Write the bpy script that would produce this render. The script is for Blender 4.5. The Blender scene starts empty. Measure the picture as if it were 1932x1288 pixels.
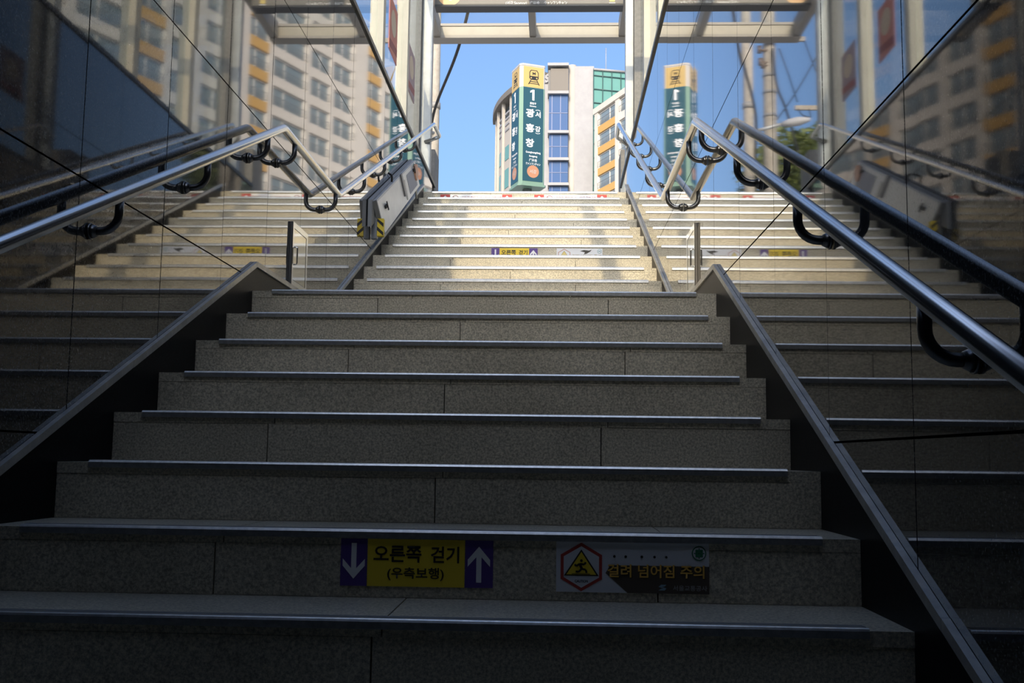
import bpy, bmesh, math, random
import numpy as np
from mathutils import Vector, Matrix
random.seed(7)
SC = bpy.context.scene
COL = SC.collection

# ------------------------------------------------------------------ camera
F_PX = 1951.515
CAM_O = np.array([0.21397662, -4.50738818, -0.72531553])
CAM_R = np.array([0.99910303, 0.04032221, 0.01293253])
CAM_U = np.array([-0.00833331, -0.11221045, 0.99364952])
CAM_F = np.array([-0.04151731, 0.99286602, 0.11177378])
cam_d = bpy.data.cameras.new('camera')
cam_d.sensor_width = 36.0
cam_d.lens = 36.0 * F_PX / 1932.0
cam_d.clip_end = 2000
cam = bpy.data.objects.new('camera', cam_d)
COL.objects.link(cam)
M = Matrix.Identity(4)
for i in range(3):
    M[i][0] = CAM_R[i]; M[i][1] = CAM_U[i]; M[i][2] = -CAM_F[i]; M[i][3] = CAM_O[i]
cam.matrix_world = M
SC.camera = cam

# ------------------------------------------------------------------ sky, sun, exposure
SUN_DIR = Vector((0.30, 1.70, -1.0)).normalized()
world = bpy.data.worlds.new('world'); SC.world = world; world.use_nodes = True
wn = world.node_tree.nodes; wl = world.node_tree.links
wn.clear()
w_out = wn.new('ShaderNodeOutputWorld'); w_bg = wn.new('ShaderNodeBackground')
w_sky = wn.new('ShaderNodeTexSky'); w_sky.sky_type = 'NISHITA'; w_sky.sun_disc = False
w_sky.sun_elevation = math.radians(30); w_sky.sun_rotation = math.pi + 0.175
w_sky.air_density = 1.0; w_sky.dust_density = 6.5; w_sky.ozone_density = 6.0
wl.new(w_sky.outputs[0], w_bg.inputs[0]); wl.new(w_bg.outputs[0], w_out.inputs[0])
w_bg.inputs['Strength'].default_value = 0.285
sun_d = bpy.data.lights.new('sun', 'SUN'); sun_d.energy = 2.6; sun_d.angle = math.radians(0.6); sun_d.color = (1.0, 0.79, 0.50)
sun = bpy.data.objects.new('sun', sun_d); COL.objects.link(sun)
sun.rotation_euler = SUN_DIR.to_track_quat('-Z', 'Y').to_euler(); sun.location = (-3, -20, 14)
SC.view_settings.view_transform = 'Standard'; SC.view_settings.look = 'None'
SC.view_settings.gamma = 1.0; SC.view_settings.use_curve_mapping = False
SC.view_settings.exposure = 0.18

# ------------------------------------------------------------------ pixel helpers (a pixel gives a direction)
def ray(px, py):
    return CAM_F + CAM_R * (px - 966) / F_PX - CAM_U * (py - 644) / F_PX
def at_y(px, py, Y):
    v = ray(px, py); k = (Y - CAM_O[1]) / v[1]; return Vector(CAM_O + k * v)
def at_x(px, py, X):
    v = ray(px, py); k = (X - CAM_O[0]) / v[0]; return Vector(CAM_O + k * v)

# ------------------------------------------------------------------ dimensions of the stair
T, R = 0.345, 0.1502                # tread, rise
XL, XR = -1.144, 0.925              # wall faces
SL, SR = -1.046, 0.829              # ends of the nosing strips
YU = 2.285 - 2 * T                  # first riser of the upper flight
NU = 13                             # risers in the upper flight
GZ = NU * R                         # street level 1.953
YTOP = YU + (NU - 1) * T
SLOPE = R / T
PAR = 2.2555                        # parapet top
DJ, J1 = 0.7328, 0.0572             # panel courses
DV, VL0, VR0 = 0.62966, -1.6755, -2.4201
YE = -3.85                          # back end of the glazing over the stair
def low_line(y): return y * SLOPE
def up_line(y): return 3 * R + (y - 2.285) * SLOPE

# ------------------------------------------------------------------ materials
def principled(name, col, rough=0.5, metal=0.0, ior=1.5, **kw):
    m = bpy.data.materials.new(name); m.use_nodes = True
    b = m.node_tree.nodes['Principled BSDF']
    b.inputs['Base Color'].default_value = (*col, 1); b.inputs['Roughness'].default_value = rough
    b.inputs['Metallic'].default_value = metal; b.inputs['IOR'].default_value = ior
    for k, v in kw.items(): b.inputs[k].default_value = v
    return m
def speckle(m, c0, c1, scale, detail=3.0, lo=0.35, hi=0.7, bump=0.0, c2=None, scale2=3.0, rough=None):
    nt = m.node_tree; n = nt.nodes; l = nt.links; b = n['Principled BSDF']
    tc = n.new('ShaderNodeNewGeometry')
    nz = n.new('ShaderNodeTexNoise'); nz.inputs['Scale'].default_value = scale; nz.inputs['Detail'].default_value = detail
    nz.inputs['Roughness'].default_value = 0.7
    l.new(tc.outputs['Position'], nz.inputs['Vector'])
    rp = n.new('ShaderNodeValToRGB'); rp.color_ramp.elements[0].position = lo; rp.color_ramp.elements[1].position = hi
    rp.color_ramp.elements[0].color = (*c0, 1); rp.color_ramp.elements[1].color = (*c1, 1)
    l.new(nz.outputs['Fac'], rp.inputs[0])
    out = rp.outputs[0]
    if c2:
        n2 = n.new('ShaderNodeTexNoise'); n2.inputs['Scale'].default_value = scale2; n2.inputs['Detail'].default_value = 5
        l.new(tc.outputs['Position'], n2.inputs['Vector'])
        r2 = n.new('ShaderNodeValToRGB'); r2.color_ramp.elements[0].position = 0.35; r2.color_ramp.elements[1].position = 0.68
        r2.color_ramp.elements[0].color = (1, 1, 1, 1); r2.color_ramp.elements[1].color = (*c2, 1)
        l.new(n2.outputs['Fac'], r2.inputs[0])
        mx = n.new('ShaderNodeMix'); mx.data_type = 'RGBA'; mx.blend_type = 'MULTIPLY'; mx.inputs['Factor'].default_value = 1
        l.new(out, mx.inputs['A']); l.new(r2.outputs[0], mx.inputs['B']); out = mx.outputs['Result']
    l.new(out, b.inputs['Base Color'])
    if bump:
        bp = n.new('ShaderNodeBump'); bp.inputs['Strength'].default_value = bump; bp.inputs['Distance'].default_value = 0.002
        l.new(nz.outputs['Fac'], bp.inputs['Height']); l.new(bp.outputs[0], b.inputs['Normal'])
    return m
def glass(name, tint=(0.97, 0.985, 0.985), ior=1.45, haze=0.0, hcol=(0.6, 0.65, 0.65)):
    m = bpy.data.materials.new(name); m.use_nodes = True
    nt = m.node_tree; n = nt.nodes; l = nt.links; n.clear()
    o = n.new('ShaderNodeOutputMaterial'); tr = n.new('ShaderNodeBsdfTransparent'); gl = n.new('ShaderNodeBsdfGlossy')
    tr.inputs[0].default_value = (*tint, 1); gl.inputs['Roughness'].default_value = 0.02
    fr = n.new('ShaderNodeFresnel'); fr.inputs['IOR'].default_value = ior
    mx = n.new('ShaderNodeMixShader')
    geo = n.new('ShaderNodeNewGeometry'); inv = n.new('ShaderNodeMath'); inv.operation = 'SUBTRACT'; inv.inputs[0].default_value = 1.0
    ml = n.new('ShaderNodeMath'); ml.operation = 'MULTIPLY'        # the second surface of a pane does not mirror again
    l.new(geo.outputs['Backfacing'], inv.inputs[1]); l.new(inv.outputs[0], ml.inputs[0]); l.new(fr.outputs[0], ml.inputs[1])
    l.new(ml.outputs[0], mx.inputs[0]); l.new(tr.outputs[0], mx.inputs[1]); l.new(gl.outputs[0], mx.inputs[2])
    res = mx.outputs[0]
    if haze:
        df = n.new('ShaderNodeBsdfDiffuse'); df.inputs[0].default_value = (*hcol, 1)
        m2 = n.new('ShaderNodeMixShader'); m2.inputs[0].default_value = haze
        l.new(res, m2.inputs[1]); l.new(df.outputs[0], m2.inputs[2]); res = m2.outputs[0]
    l.new(res, o.inputs[0])
    return m

MAT = {}
MAT['stone'] = speckle(principled('step_granite', (.5, .45, .35), .36), (.305, .277, .215), (.82, .745, .575), 150, 4, .36, .66, .25, (.78, .78, .77), 2.2)
MAT['polish'] = speckle(principled('polished_black_granite', (.02, .02, .02), .035, ior=2.6), (.022, .0225, .0235), (.28, .285, .28), 150, 3, .50, .84, 0.0)
def polished(m, f0, power):
    n = m.node_tree.nodes; l = m.node_tree.links; b = n['Principled BSDF']; o = n['Material Output']
    b.inputs['Specular IOR Level'].default_value = 0.0
    gl = n.new('ShaderNodeBsdfGlossy'); gl.inputs['Roughness'].default_value = 0.03; gl.inputs['Color'].default_value = (.98, .97, .95, 1)
    lw = n.new('ShaderNodeLayerWeight'); lw.inputs['Blend'].default_value = 0.5
    pw = n.new('ShaderNodeMath'); pw.operation = 'POWER'; pw.inputs[1].default_value = power
    ma = n.new('ShaderNodeMath'); ma.operation = 'MULTIPLY_ADD'; ma.inputs[1].default_value = 1 - f0; ma.inputs[2].default_value = f0
    mx = n.new('ShaderNodeMixShader')
    l.new(lw.outputs['Facing'], pw.inputs[0]); l.new(pw.outputs[0], ma.inputs[0]); l.new(ma.outputs[0], mx.inputs[0])
    l.new(b.outputs[0], mx.inputs[1]); l.new(gl.outputs[0], mx.inputs[2]); l.new(mx.outputs[0], o.inputs[0])
polished(MAT['polish'], .022, 2.9)
MAT['plinth'] = speckle(principled('plinth_granite', (.02, .02, .02), .4, ior=1.45, **{'Specular IOR Level': .12}), (.005, .005, .006), (.03, .03, .032), 160, 3, .5, .8)
MAT['backing'] = principled('wall_backing', (.006, .006, .006), .9)
MAT['steel'] = principled('brushed_steel', (.80, .80, .78), .16, 1.0)
MAT['railsteel'] = principled('satin_rail_steel', (.93, .92, .89), .21, 1.0)
MAT['trim'] = speckle(principled('trim_steel', (.5, .5, .48), .42, .65), (.46, .455, .43), (.64, .63, .59), 14, 4)
MAT['bracket'] = principled('dark_bracket_steel', (.17, .17, .17), .28, 0.9)
MAT['alu'] = speckle(principled('aluminium_nosing', (.75, .76, .76), .30, .85), (.66, .67, .66), (.86, .86, .85), 60, 2)
MAT['grip'] = principled('grip_grey', (.28, .28, .27), .7)
MAT['mirror'] = principled('mirror_steel', (.72, .70, .64), .07, 1.0)
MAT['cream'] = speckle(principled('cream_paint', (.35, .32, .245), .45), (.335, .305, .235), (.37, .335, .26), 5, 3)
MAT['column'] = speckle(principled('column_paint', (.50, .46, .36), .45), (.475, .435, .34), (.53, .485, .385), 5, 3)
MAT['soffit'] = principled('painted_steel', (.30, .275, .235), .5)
MAT['post'] = speckle(principled('aluminium_post', (.33, .345, .35), .4, .3), (.30, .315, .32), (.36, .375, .38), 9, 3)
MAT['greystone'] = speckle(principled('grey_stone', (.21, .20, .18), .7), (.18, .17, .155), (.25, .24, .215), 30, 4)
MAT['coping'] = principled('dark_coping', (.035, .033, .03), .35, .3)
MAT['glass'] = glass('clear_glass')
MAT['sideglass'] = glass('side_glass', (.93, .96, .96), 1.38, .07, (.55, .60, .60))
MAT['rubber'] = principled('black_rubber', (.015, .015, .015), .6)
MAT['concrete'] = speckle(principled('concrete', (.4, .38, .34), .85), (.36, .34, .30), (.52, .50, .44), 12, 5)
MAT['ceil'] = principled('ceiling_plaster', (.12, .12, .115), .8)
MAT['pave'] = speckle(principled('pavement', (.4, .38, .34), .85), (.32, .31, .28), (.46, .44, .40), 8, 5)
def flat(name, col, rough=.55):
    if name not in MAT: MAT[name] = principled(name, col, rough)
    return MAT[name]
PURPLE = flat('sticker_purple', (.10, .05, .26)); YELLOW = flat('sticker_yellow', (.88, .64, .04)); WHITE = flat('print_white', (.86, .86, .86))
BLACK = flat('print_black', (.012, .012, .012)); RED = flat('print_red', (.50, .06, .05)); ORANGE = flat('print_orange', (.90, .52, .10))
BROWN = flat('print_brown', (.10, .075, .055)); GREYW = flat('print_pale_grey', (.74, .75, .78)); GREEN = flat('print_green', (.02, .20, .10))
TEAL = flat('pylon_teal', (.012, .066, .092), .35); MINT = flat('pylon_mint', (.19, .31, .235), .4); PYEL = flat('pylon_yellow', (.50, .35, .12), .4)
PWHITE = flat('pylon_white', (.46, .44, .41), .4); SALMON = flat('pylon_salmon', (.46, .22, .12), .4)

SIDE = {'left': 'on the wheelchair lift side', 'right': 'facing the wheelchair lift'}
# ------------------------------------------------------------------ mesh helpers
def box(bm, x0, x1, y0, y1, z0, z1):
    vs = [bm.verts.new(p) for p in ((x0, y0, z0), (x1, y0, z0), (x1, y1, z0), (x0, y1, z0), (x0, y0, z1), (x1, y0, z1), (x1, y1, z1), (x0, y1, z1))]
    for f in ((0, 3, 2, 1), (4, 5, 6, 7), (0, 1, 5, 4), (1, 2, 6, 5), (2, 3, 7, 6), (3, 0, 4, 7)):
        bm.faces.new([vs[i] for i in f])
    return vs
def hexa(bm, pts):                       # eight corners, bottom four then top four
    vs = [bm.verts.new(p) for p in pts]
    for f in ((0, 3, 2, 1), (4, 5, 6, 7), (0, 1, 5, 4), (1, 2, 6, 5), (2, 3, 7, 6), (3, 0, 4, 7)):
        bm.faces.new([vs[i] for i in f])
    return vs
def prism(bm, pts, off):                 # polygon pts extruded by vector off
    a = [bm.verts.new(p) for p in pts]; b = [bm.verts.new(Vector(p) + Vector(off)) for p in pts]
    bm.faces.new(a); bm.faces.new(b[::-1]); n = len(a)
    for i in range(n): bm.faces.new([a[i], b[i], b[(i + 1) % n], a[(i + 1) % n]])
def tube(bm, pts, r, seg=12, caps=True, r2=None):
    pts = [Vector(p) for p in pts]; rings = []; n = len(pts)
    up = None
    for i, p in enumerate(pts):
        d = (pts[min(i + 1, n - 1)] - pts[max(i - 1, 0)]).normalized()
        if up is None:
            up = Vector((0, 0, 1)) if abs(d.z) < .9 else Vector((1, 0, 0))
        s = d.cross(up).normalized(); u = s.cross(d).normalized(); up = u
        k = 1.0
        if 0 < i < n - 1:
            a = (pts[i] - pts[i - 1]).normalized(); b = (pts[i + 1] - pts[i]).normalized()
            k = 1.0 / max(.6, math.cos(a.angle(b) / 2))
        rr = r if r2 is None else r + (r2 - r) * i / (n - 1)
        rings.append([bm.verts.new(p + (s * math.cos(2 * math.pi * j / seg) + u * math.sin(2 * math.pi * j / seg)) * rr) for j in range(seg)])
    for i in range(n - 1):
        for j in range(seg):
            f = bm.faces.new([rings[i][j], rings[i][(j + 1) % seg], rings[i + 1][(j + 1) % seg], rings[i + 1][j]]); f.smooth = True
    if caps:
        bm.faces.new(rings[0][::-1]); bm.faces.new(rings[-1])
def fillet(pts, rad, seg=6):             # round the corners of a polyline
    pts = [Vector(p) for p in pts]; out = [pts[0]]
    for i in range(1, len(pts) - 1):
        a = pts[i] + (pts[i - 1] - pts[i]).normalized() * rad; b = pts[i] + (pts[i + 1] - pts[i]).normalized() * rad
        for k in range(seg + 1):
            t = k / seg; out.append(a * (1 - t) ** 2 + pts[i] * 2 * t * (1 - t) + b * t * t)
    out.append(pts[-1]); return out
def new_bm(): return bmesh.new()
def obj(name, bm, mat, parent=None, bevel=0.0):
    bmesh.ops.recalc_face_normals(bm, faces=bm.faces)
    if bevel:
        bmesh.ops.bevel(bm, geom=list(bm.edges), offset=bevel, segments=2, profile=.6, affect='EDGES')
    me = bpy.data.meshes.new(name); bm.to_mesh(me); bm.free()
    if isinstance(mat, (list, tuple)):
        for m in mat: me.materials.append(m)
    else: me.materials.append(mat)
    o = bpy.data.objects.new(name, me); COL.objects.link(o)
    if parent: attach(o, parent)
    return o
def attach(o, parent):
    o.parent = parent; o.matrix_parent_inverse = Matrix.Translation(-Vector(base_of(parent)))
def base_of(p):
    v = Vector(p.location)
    return v
def thing(name, label, cat, loc, group=None, kind=None):
    o = bpy.data.objects.new(name, None); COL.objects.link(o); o.location = loc; o.empty_display_size = .1
    return tag(o, label, cat, group, kind)
def tag(o, label, cat, group=None, kind=None):
    if label: o['label'] = label
    if cat: o['category'] = cat
    if group: o['group'] = group
    if kind: o['kind'] = kind
    return o
def bx(name, mat, parent, *a, bevel=0.0):
    bm = new_bm(); box(bm, *a); return obj(name, bm, mat, parent, bevel)
def plate(name, mat, parent, o, r, u, poly, depth=.0008):
    """flat print: polygon in (r,u) coordinates about o, with a hair of thickness towards r x u"""
    o, r, u = Vector(o), Vector(r), Vector(u); n = r.cross(u).normalized()
    bm = new_bm(); prism(bm, [o + r * a + u * b for a, b in poly], n * depth)
    return obj(name, bm, mat, parent)
def rect(a0, a1, b0, b1): return [(a0, b0), (a1, b0), (a1, b1), (a0, b1)]
def circle(ca, cb, r, n=24): return [(ca + r * math.cos(2 * math.pi * i / n), cb + r * math.sin(2 * math.pi * i / n)) for i in range(n)]
def one(a, b, h):                        # outline of the numeral 1
    return [(a - .02 * h, b - .5 * h), (a + .18 * h, b - .5 * h), (a + .18 * h, b + .5 * h), (a + .02 * h, b + .5 * h), (a - .22 * h, b + .36 * h), (a - .22 * h, b + .19 * h), (a - .02 * h, b + .29 * h)]
def text(name, body, mat, parent, o, r, u, a, b, height, width=None, bold=0.0, align='CENTER', lift=.0012, shear=None, extrude=0.0):
    c = bpy.data.curves.new('lettering', 'FONT'); c.body = body; c.size = 1.0; c.offset = bold; c.resolution_u = 3
    c.align_x = align; c.extrude = 0
    t = bpy.data.objects.new('lettering', c); COL.objects.link(t)
    dg = bpy.context.evaluated_depsgraph_get()
    me = bpy.data.meshes.new_from_object(t.evaluated_get(dg))
    bpy.data.objects.remove(t); bpy.data.curves.remove(c)
    if len(me.vertices) == 0: return None
    co = np.array([v.co[:] for v in me.vertices])
    mn, mx = co.min(0), co.max(0)
    sy = height / (mx[1] - mn[1]); sx = sy if width is None else width / (mx[0] - mn[0])
    cx = {'CENTER': (mn[0] + mx[0]) / 2, 'LEFT': mn[0], 'RIGHT': mx[0]}[align]; cy = (mn[1] + mx[1]) / 2
    o, r, u = Vector(o), Vector(r), Vector(u); n = r.cross(u).normalized()
    for i, v in enumerate(me.vertices):
        v.co = o + r * (a + (co[i][0] - cx) * sx) + u * (b + (co[i][1] - cy) * sy) + n * lift
    me.materials.clear(); me.materials.append(mat)
    ob = bpy.data.objects.new(name, me); COL.objects.link(ob)
    if parent: attach(ob, parent)
    return ob

# ------------------------------------------------------------------ STAIRS
def slabs(parent, y0, y1, z0, z1, joints, seed, name):
    xs = [XL + .003] + joints + [XR - .003]
    for i in range(len(xs) - 1):
        dy = random.Random(seed * 7 + i).uniform(-.0012, .0012)
        bx(name, MAT['stone'], parent, xs[i] + .0016, xs[i + 1] - .0016, y0 + dy, y1, z0, z1)
def nosing(parent, y, z):
    bm = new_bm()                                    # angle profile with a rounded nose
    prof = [(.040, .0002), (.040, .005), (-.003, .0062), (-.0075, .0045), (-.0100, .0005), (-.0100, -.014), (-.0035, -.014), (-.0035, .0002)]
    prism(bm, [(SL, y + a, z + b) for a, b in prof], (SR - SL, 0, 0))
    o = obj('nosing_strip', bm, MAT['alu'], parent)
    g = new_bm()
    for k in range(3): box(g, SL + .004, SR - .004, y + .004 + k * .011, y + .0095 + k * .011, z + .0050, z + .0066)
    g2 = obj('grip_insert', g, MAT['grip'], o); g2.parent = o; g2.matrix_parent_inverse = Matrix.Identity(4)
def flight(name, label, steps, y_first, k0, n_last_tread):
    st = thing(name, label, 'stairs', ((XL + XR) / 2, y_first, 0), kind='structure')
    for i in steps:
        y = y_first + i * T; z = (k0 + i) * R
        js = [-.62, .41] if (i % 2 == 0) else [-.12]
        rr = random.Random(i + 50 * k0); js = [j + rr.uniform(-.07, .07) for j in js]
        slabs(st, y, y + .03, z - R + .001, z - .0308, js, i + 10, 'riser_slab')
        if i != n_last_tread:
            tj = [j + .02 for j in js]
            slabs(st, y - .001, y + T + .028, z - .030, z, tj, i + 99, 'tread_slab')
        nosing(st, y, z)
    return st
# lower flight: i = 0 is the landing edge (z = 0), going down behind the camera
def stair_core(parent, pts):
    bm = new_bm(); prism(bm, pts, (XR - XL - .01, 0, 0)); return obj('stair_core', bm, MAT['backing'], parent)
lf = flight('stair_flight', 'grey speckled granite stair flight rising out of the dark to the landing', range(-13, 1), 0.0, 0, 0)
uf = flight('stair_flight', 'sunlit beige granite stair flight rising from the landing to the street', range(0, NU), YU, 1, NU - 1)
pts = [(XL + .005, .03, -.031)]
for i in range(0, -14, -1):
    pts += [(XL + .005, i * T + .0305, i * R - .031), (XL + .005, i * T + .0305, (i - 1) * R - .031)]
pts += [(XL + .005, .03, -2.4)]
pts = pts[1:]
stair_core(lf, pts)
pts = []
for i in range(NU):
    pts += [(XL + .005, YU + i * T + .0305, i * R - .031), (XL + .005, YU + i * T + .0305, (i + 1) * R - .031)]
pts += [(XL + .005, YTOP + .5, NU * R - .031), (XL + .005, YTOP + .5, -.2), (XL + .005, YU + .0305, -.2)]
stair_core(uf, pts)
# landing
ld = thing('floor_landing', 'granite paved landing between the two stair flights', 'landing', (0, .8, -.03), kind='structure')
for yy in (0.0, .5, 1.0):
    y1 = {0.0: .5, .5: 1.0, 1.0: YU + .03}[yy]
    for x0, x1 in ((XL + .003, -.42), (-.42, .28), (.28, XR - .003)):
        bx('paving_slab', MAT['stone'], ld, x0 + .0016, x1 - .0016, yy + .0016 - (.0026 if yy == 0 else 0), y1 - .0016, -.03, 0)
bx('landing_bed', MAT['backing'], ld, XL + .005, XR - .005, .0315, YU + .03, -.4, -.0305)
# lower hall floor
ZF = -14 * R
fl = tag(bx('floor', MAT['plinth'], None, -3.0, 3.0, -14.0, -13 * T, ZF - .2, ZF), None, None, kind='structure')

# ------------------------------------------------------------------ WALLS (panels of polished granite)
Y0W, Y1W = -3.58, 6.72
def wall(side):
    X = XL if side == 'left' else XR; s = -1 if side == 'left' else 1
    V0 = VL0 if side == 'left' else VR0
    bm = new_bm(); xa, xb = sorted((X + s * .026, X + s * .30)); box(bm, xa, xb, Y0W + .02, Y1W, -3.0, PAR - .003)
    xa, xb = sorted((X, X + s * .30)); box(bm, xa, xb, -14, Y0W + .02, -3.0, PAR - .003)
    w = obj('wall_' + side, bm, MAT['backing']); tag(w, 'polished black granite wall of the stair %s' % SIDE[side], 'wall', kind='structure')
    k = 0
    ys = []
    y = V0 - 4 * DV
    while y < Y1W:
        if y + DV > Y0W: ys.append((max(y, Y0W), min(y + DV, Y1W)))
        y += DV
    for (a, b) in ys:
        for c in range(-4, 4):
            z0 = J1 + (c - 1) * DJ; z1 = z0 + DJ
            if c == 3: z1 = PAR
            if c > 3 or z0 > PAR - .1: continue
            ymid = a
            sl = low_line(min(ymid, 0)) if ymid < YU else up_line(ymid)
            if z1 < sl - .02: continue
            bm = new_bm(); g = .0028; rr = random.Random(int(a * 100) + c * 17 + (3 if s > 0 else 0))
            xa, xb = (X - .024, X) if s < 0 else (X, X + .024)
            vs = box(bm, xa, xb, a + g, b - g, z0 + g, z1 - g)
            ty, tz = rr.uniform(-.0011, .0011), rr.uniform(-.0011, .0011)
            for v in vs:
                v.co.x += ty * (v.co.y - (a + b) / 2) + tz * (v.co.z - (z0 + z1) / 2) + s * .001
            o = obj('wall_panel', bm, MAT['polish']); o.parent = w
    return w
wall_l = wall('left'); wall_r = wall('right')

# plinth along the steps with its stainless cap (the trim)
LOFF = .11                                    # trim height above the nosing line
def trim_line():
    y_knee = .04; z_l = .115
    yb = 2.285 + (z_l - .04 - 3 * R) / SLOPE
    return [(-5.2, low_line(-5.2) + .10), (y_knee, z_l), (yb + .05, z_l), (YTOP + .02, up_line(YTOP + .02) + .055)]
def step_profile(y):                           # surface of the stair under the trim
    return None
for side, n in (('left', 1), ('right', 2)):
    X = XL if side == 'left' else XR; s = 1 if side == 'left' else -1
    tl = trim_line()
    pl = new_bm()
    for (a, b) in zip(tl[:-1], tl[1:]):
        za, zb = .42, .42
        hexa(pl, [(X, a[0], a[1] - za), (X + s * .008, a[0], a[1] - za), (X + s * .008, b[0], b[1] - zb), (X, b[0], b[1] - zb),
                  (X, a[0], a[1]), (X + s * .008, a[0], a[1]), (X + s * .008, b[0], b[1]), (X, b[0], b[1])])
    p = obj('baseboard_' + side, pl, MAT['plinth']); tag(p, 'dark granite plinth under the steel trim %s' % SIDE[side], 'baseboard', kind='structure')
    tr = thing('trim_%d' % n, 'stainless steel trim capping the plinth %s' % SIDE[side], 'trim', (X, 0, 0), kind='structure')
    for (a, b) in zip(tl[:-1], tl[1:]):
        nseg = max(1, int(round((b[0] - a[0]) / 1.4)))
        for q in range(nseg):
            f0, f1 = q / nseg, (q + 1) / nseg
            ya, yb2 = a[0] + (b[0] - a[0]) * f0, a[0] + (b[0] - a[0]) * f1
            z_a, z_b = a[1] + (b[1] - a[1]) * f0, a[1] + (b[1] - a[1]) * f1
            bm = new_bm(); d = .0012
            hexa(bm, [(X, ya + d, z_a), (X + s * .016, ya + d, z_a), (X + s * .016, yb2 - d, z_b), (X, yb2 - d, z_b),
                      (X, ya + d, z_a + .024), (X + s * .016, ya + d, z_a + .024), (X + s * .016, yb2 - d, z_b + .024), (X, yb2 - d, z_b + .024)])
            obj('trim_piece', bm, MAT['trim'], tr)

# coping on the parapets, wall-end piers
for side, X, s, n in (('left', XL, -1, 3), ('right', XR, 1, 4)):
    cp = thing('trim_%d' % n, 'dark coping along the parapet top %s' % SIDE[side], 'coping', (X, 2, PAR), kind='structure')
    for q in range(8):
        y0 = -3.59 + q * 1.29
        xa, xb = sorted((X - s * .012, X + s * .34))
        bx('coping_piece', MAT['coping'], cp, xa, xb, y0 + .001, min(y0 + 1.288, Y1W + .01), PAR, PAR + .035)
    xa, xb = sorted((X + s * .002, X + s * .30))
    tag(bx('wall_end_' + side, MAT['greystone'], None, xa, xb, Y1W + .002, 7.12, GZ - .3, 2.70, bevel=.008), 'short grey stone pier ending the parapet %s' % SIDE[side], 'pier', kind='structure')

# ceiling over the lower part of the stair, end wall of the hall
tag(bx('ceiling', MAT['ceil'], None, XL - .30, XR + .30, -14, YE - .02, PAR + .002, 2.50), 'plain plaster ceiling over the foot of the stair', 'ceiling', kind='structure')
tag(bx('wall_back', MAT['ceil'], None, -3, 3, -14.3, -14.0, -3, 2.50), 'plain wall at the far end of the hall behind the stair', 'wall', kind='structure')

# street
gr = thing('street_ground', 'paved street level around the stair opening', 'ground', (0, 20, GZ), kind='structure')
bx('paving', MAT['pave'], gr, -300, XL - .301, -200, 400, GZ - .5, GZ - .001)
bx('paving', MAT['pave'], gr, XR + .301, 300, -200, 400, GZ - .5, GZ - .001)
bx('paving', MAT['pave'], gr, XL - .30, XR + .30, Y1W + .02, 400, GZ - .5, GZ - .002)
for i, (x0, x1) in enumerate(((XL + .004, -.45), (-.45, .25), (.25, XR - .004))):
    bx('paving_slab', MAT['stone'], gr, x0 + .0016, x1 - .0016, YTOP - .001, Y1W + .018, GZ - .03, GZ)

# ------------------------------------------------------------------ HANDRAILS
def handrail(side):
    X = XL if side == 'left' else XR; s = 1 if side == 'left' else -1
    rx = X + s * .085; zl = .79
    yk = .13 if side == 'left' else .04
    yb = 1.37 if side == 'left' else 1.42
    ye = 5.87 if side == 'left' else 5.68
    ze = 2.705 if side == 'left' else 2.64
    lo_s = .4440
    p0 = (rx, -4.6, zl - (4.6 + yk) * lo_s)
    root = thing('handrail', 'stainless tube handrail on curved dark brackets %s' % SIDE[side], 'handrail', (X, 1, 0))
    kk = at_y(830, 258, 6.06) if side == 'left' else at_y(1164, 259, 5.92)
    pp = Vector((-1.19 if side == 'left' else .985, 6.199, kk.z - .01))
    bm = new_bm()
    path = [p0, (rx, yk, zl), (rx, yb, zl), (rx, ye, ze), kk, pp]
    tube(bm, fillet(path[:2] + [path[2]] + path[3:], .030, 5), .0195, 20)
    obj('rail', bm, MAT['railsteel'], root)
    def rz(y):
        if y < yk: return zl + (y - yk) * lo_s
        if y < yb: return zl
        return zl + (y - yb) * (ze - zl) / (ye - yb)
    ysL = [-3.2, -2.4, -1.6, -.87, -.12, .34, 1.29, 2.15, 2.93, 3.70, 4.48]
    ysR = [-3.6, -2.74, -1.85, -.98, -.13, .29, 1.21, 2.51, 3.29, 4.02, 4.84]
    for y in (ysL if side == 'left' else ysR):
        z = rz(y)
        bm = new_bm()
        arc = [(rx, y, z - .012), (rx, y, z - .055)]
        for k in range(1, 8):
            a = k / 7 * math.pi / 2
            arc.append((rx - s * .052 * (1 - math.cos(a)), y, z - .055 - .052 * math.sin(a)))
        arc.append((X + s * .004, y, z - .107))
        tube(bm, arc, .0125, 12)
        b = obj('bracket', bm, MAT['bracket'], root)
        fb = new_bm(); tube(fb, [(X + s * .0015, y, z - .107), (X + s * .008, y, z - .107)], .024, 18)
        tube(fb, [(X + s * .008, y, z - .107), (X + s * .016, y, z - .107), (X + s * .024, y, z - .107)], .022, 14, r2=.014)
        f = obj('flange', fb, MAT['bracket']); f.parent = b; f.matrix_parent_inverse = Matrix.Identity(4)
handrail('left'); handrail('right')

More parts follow.
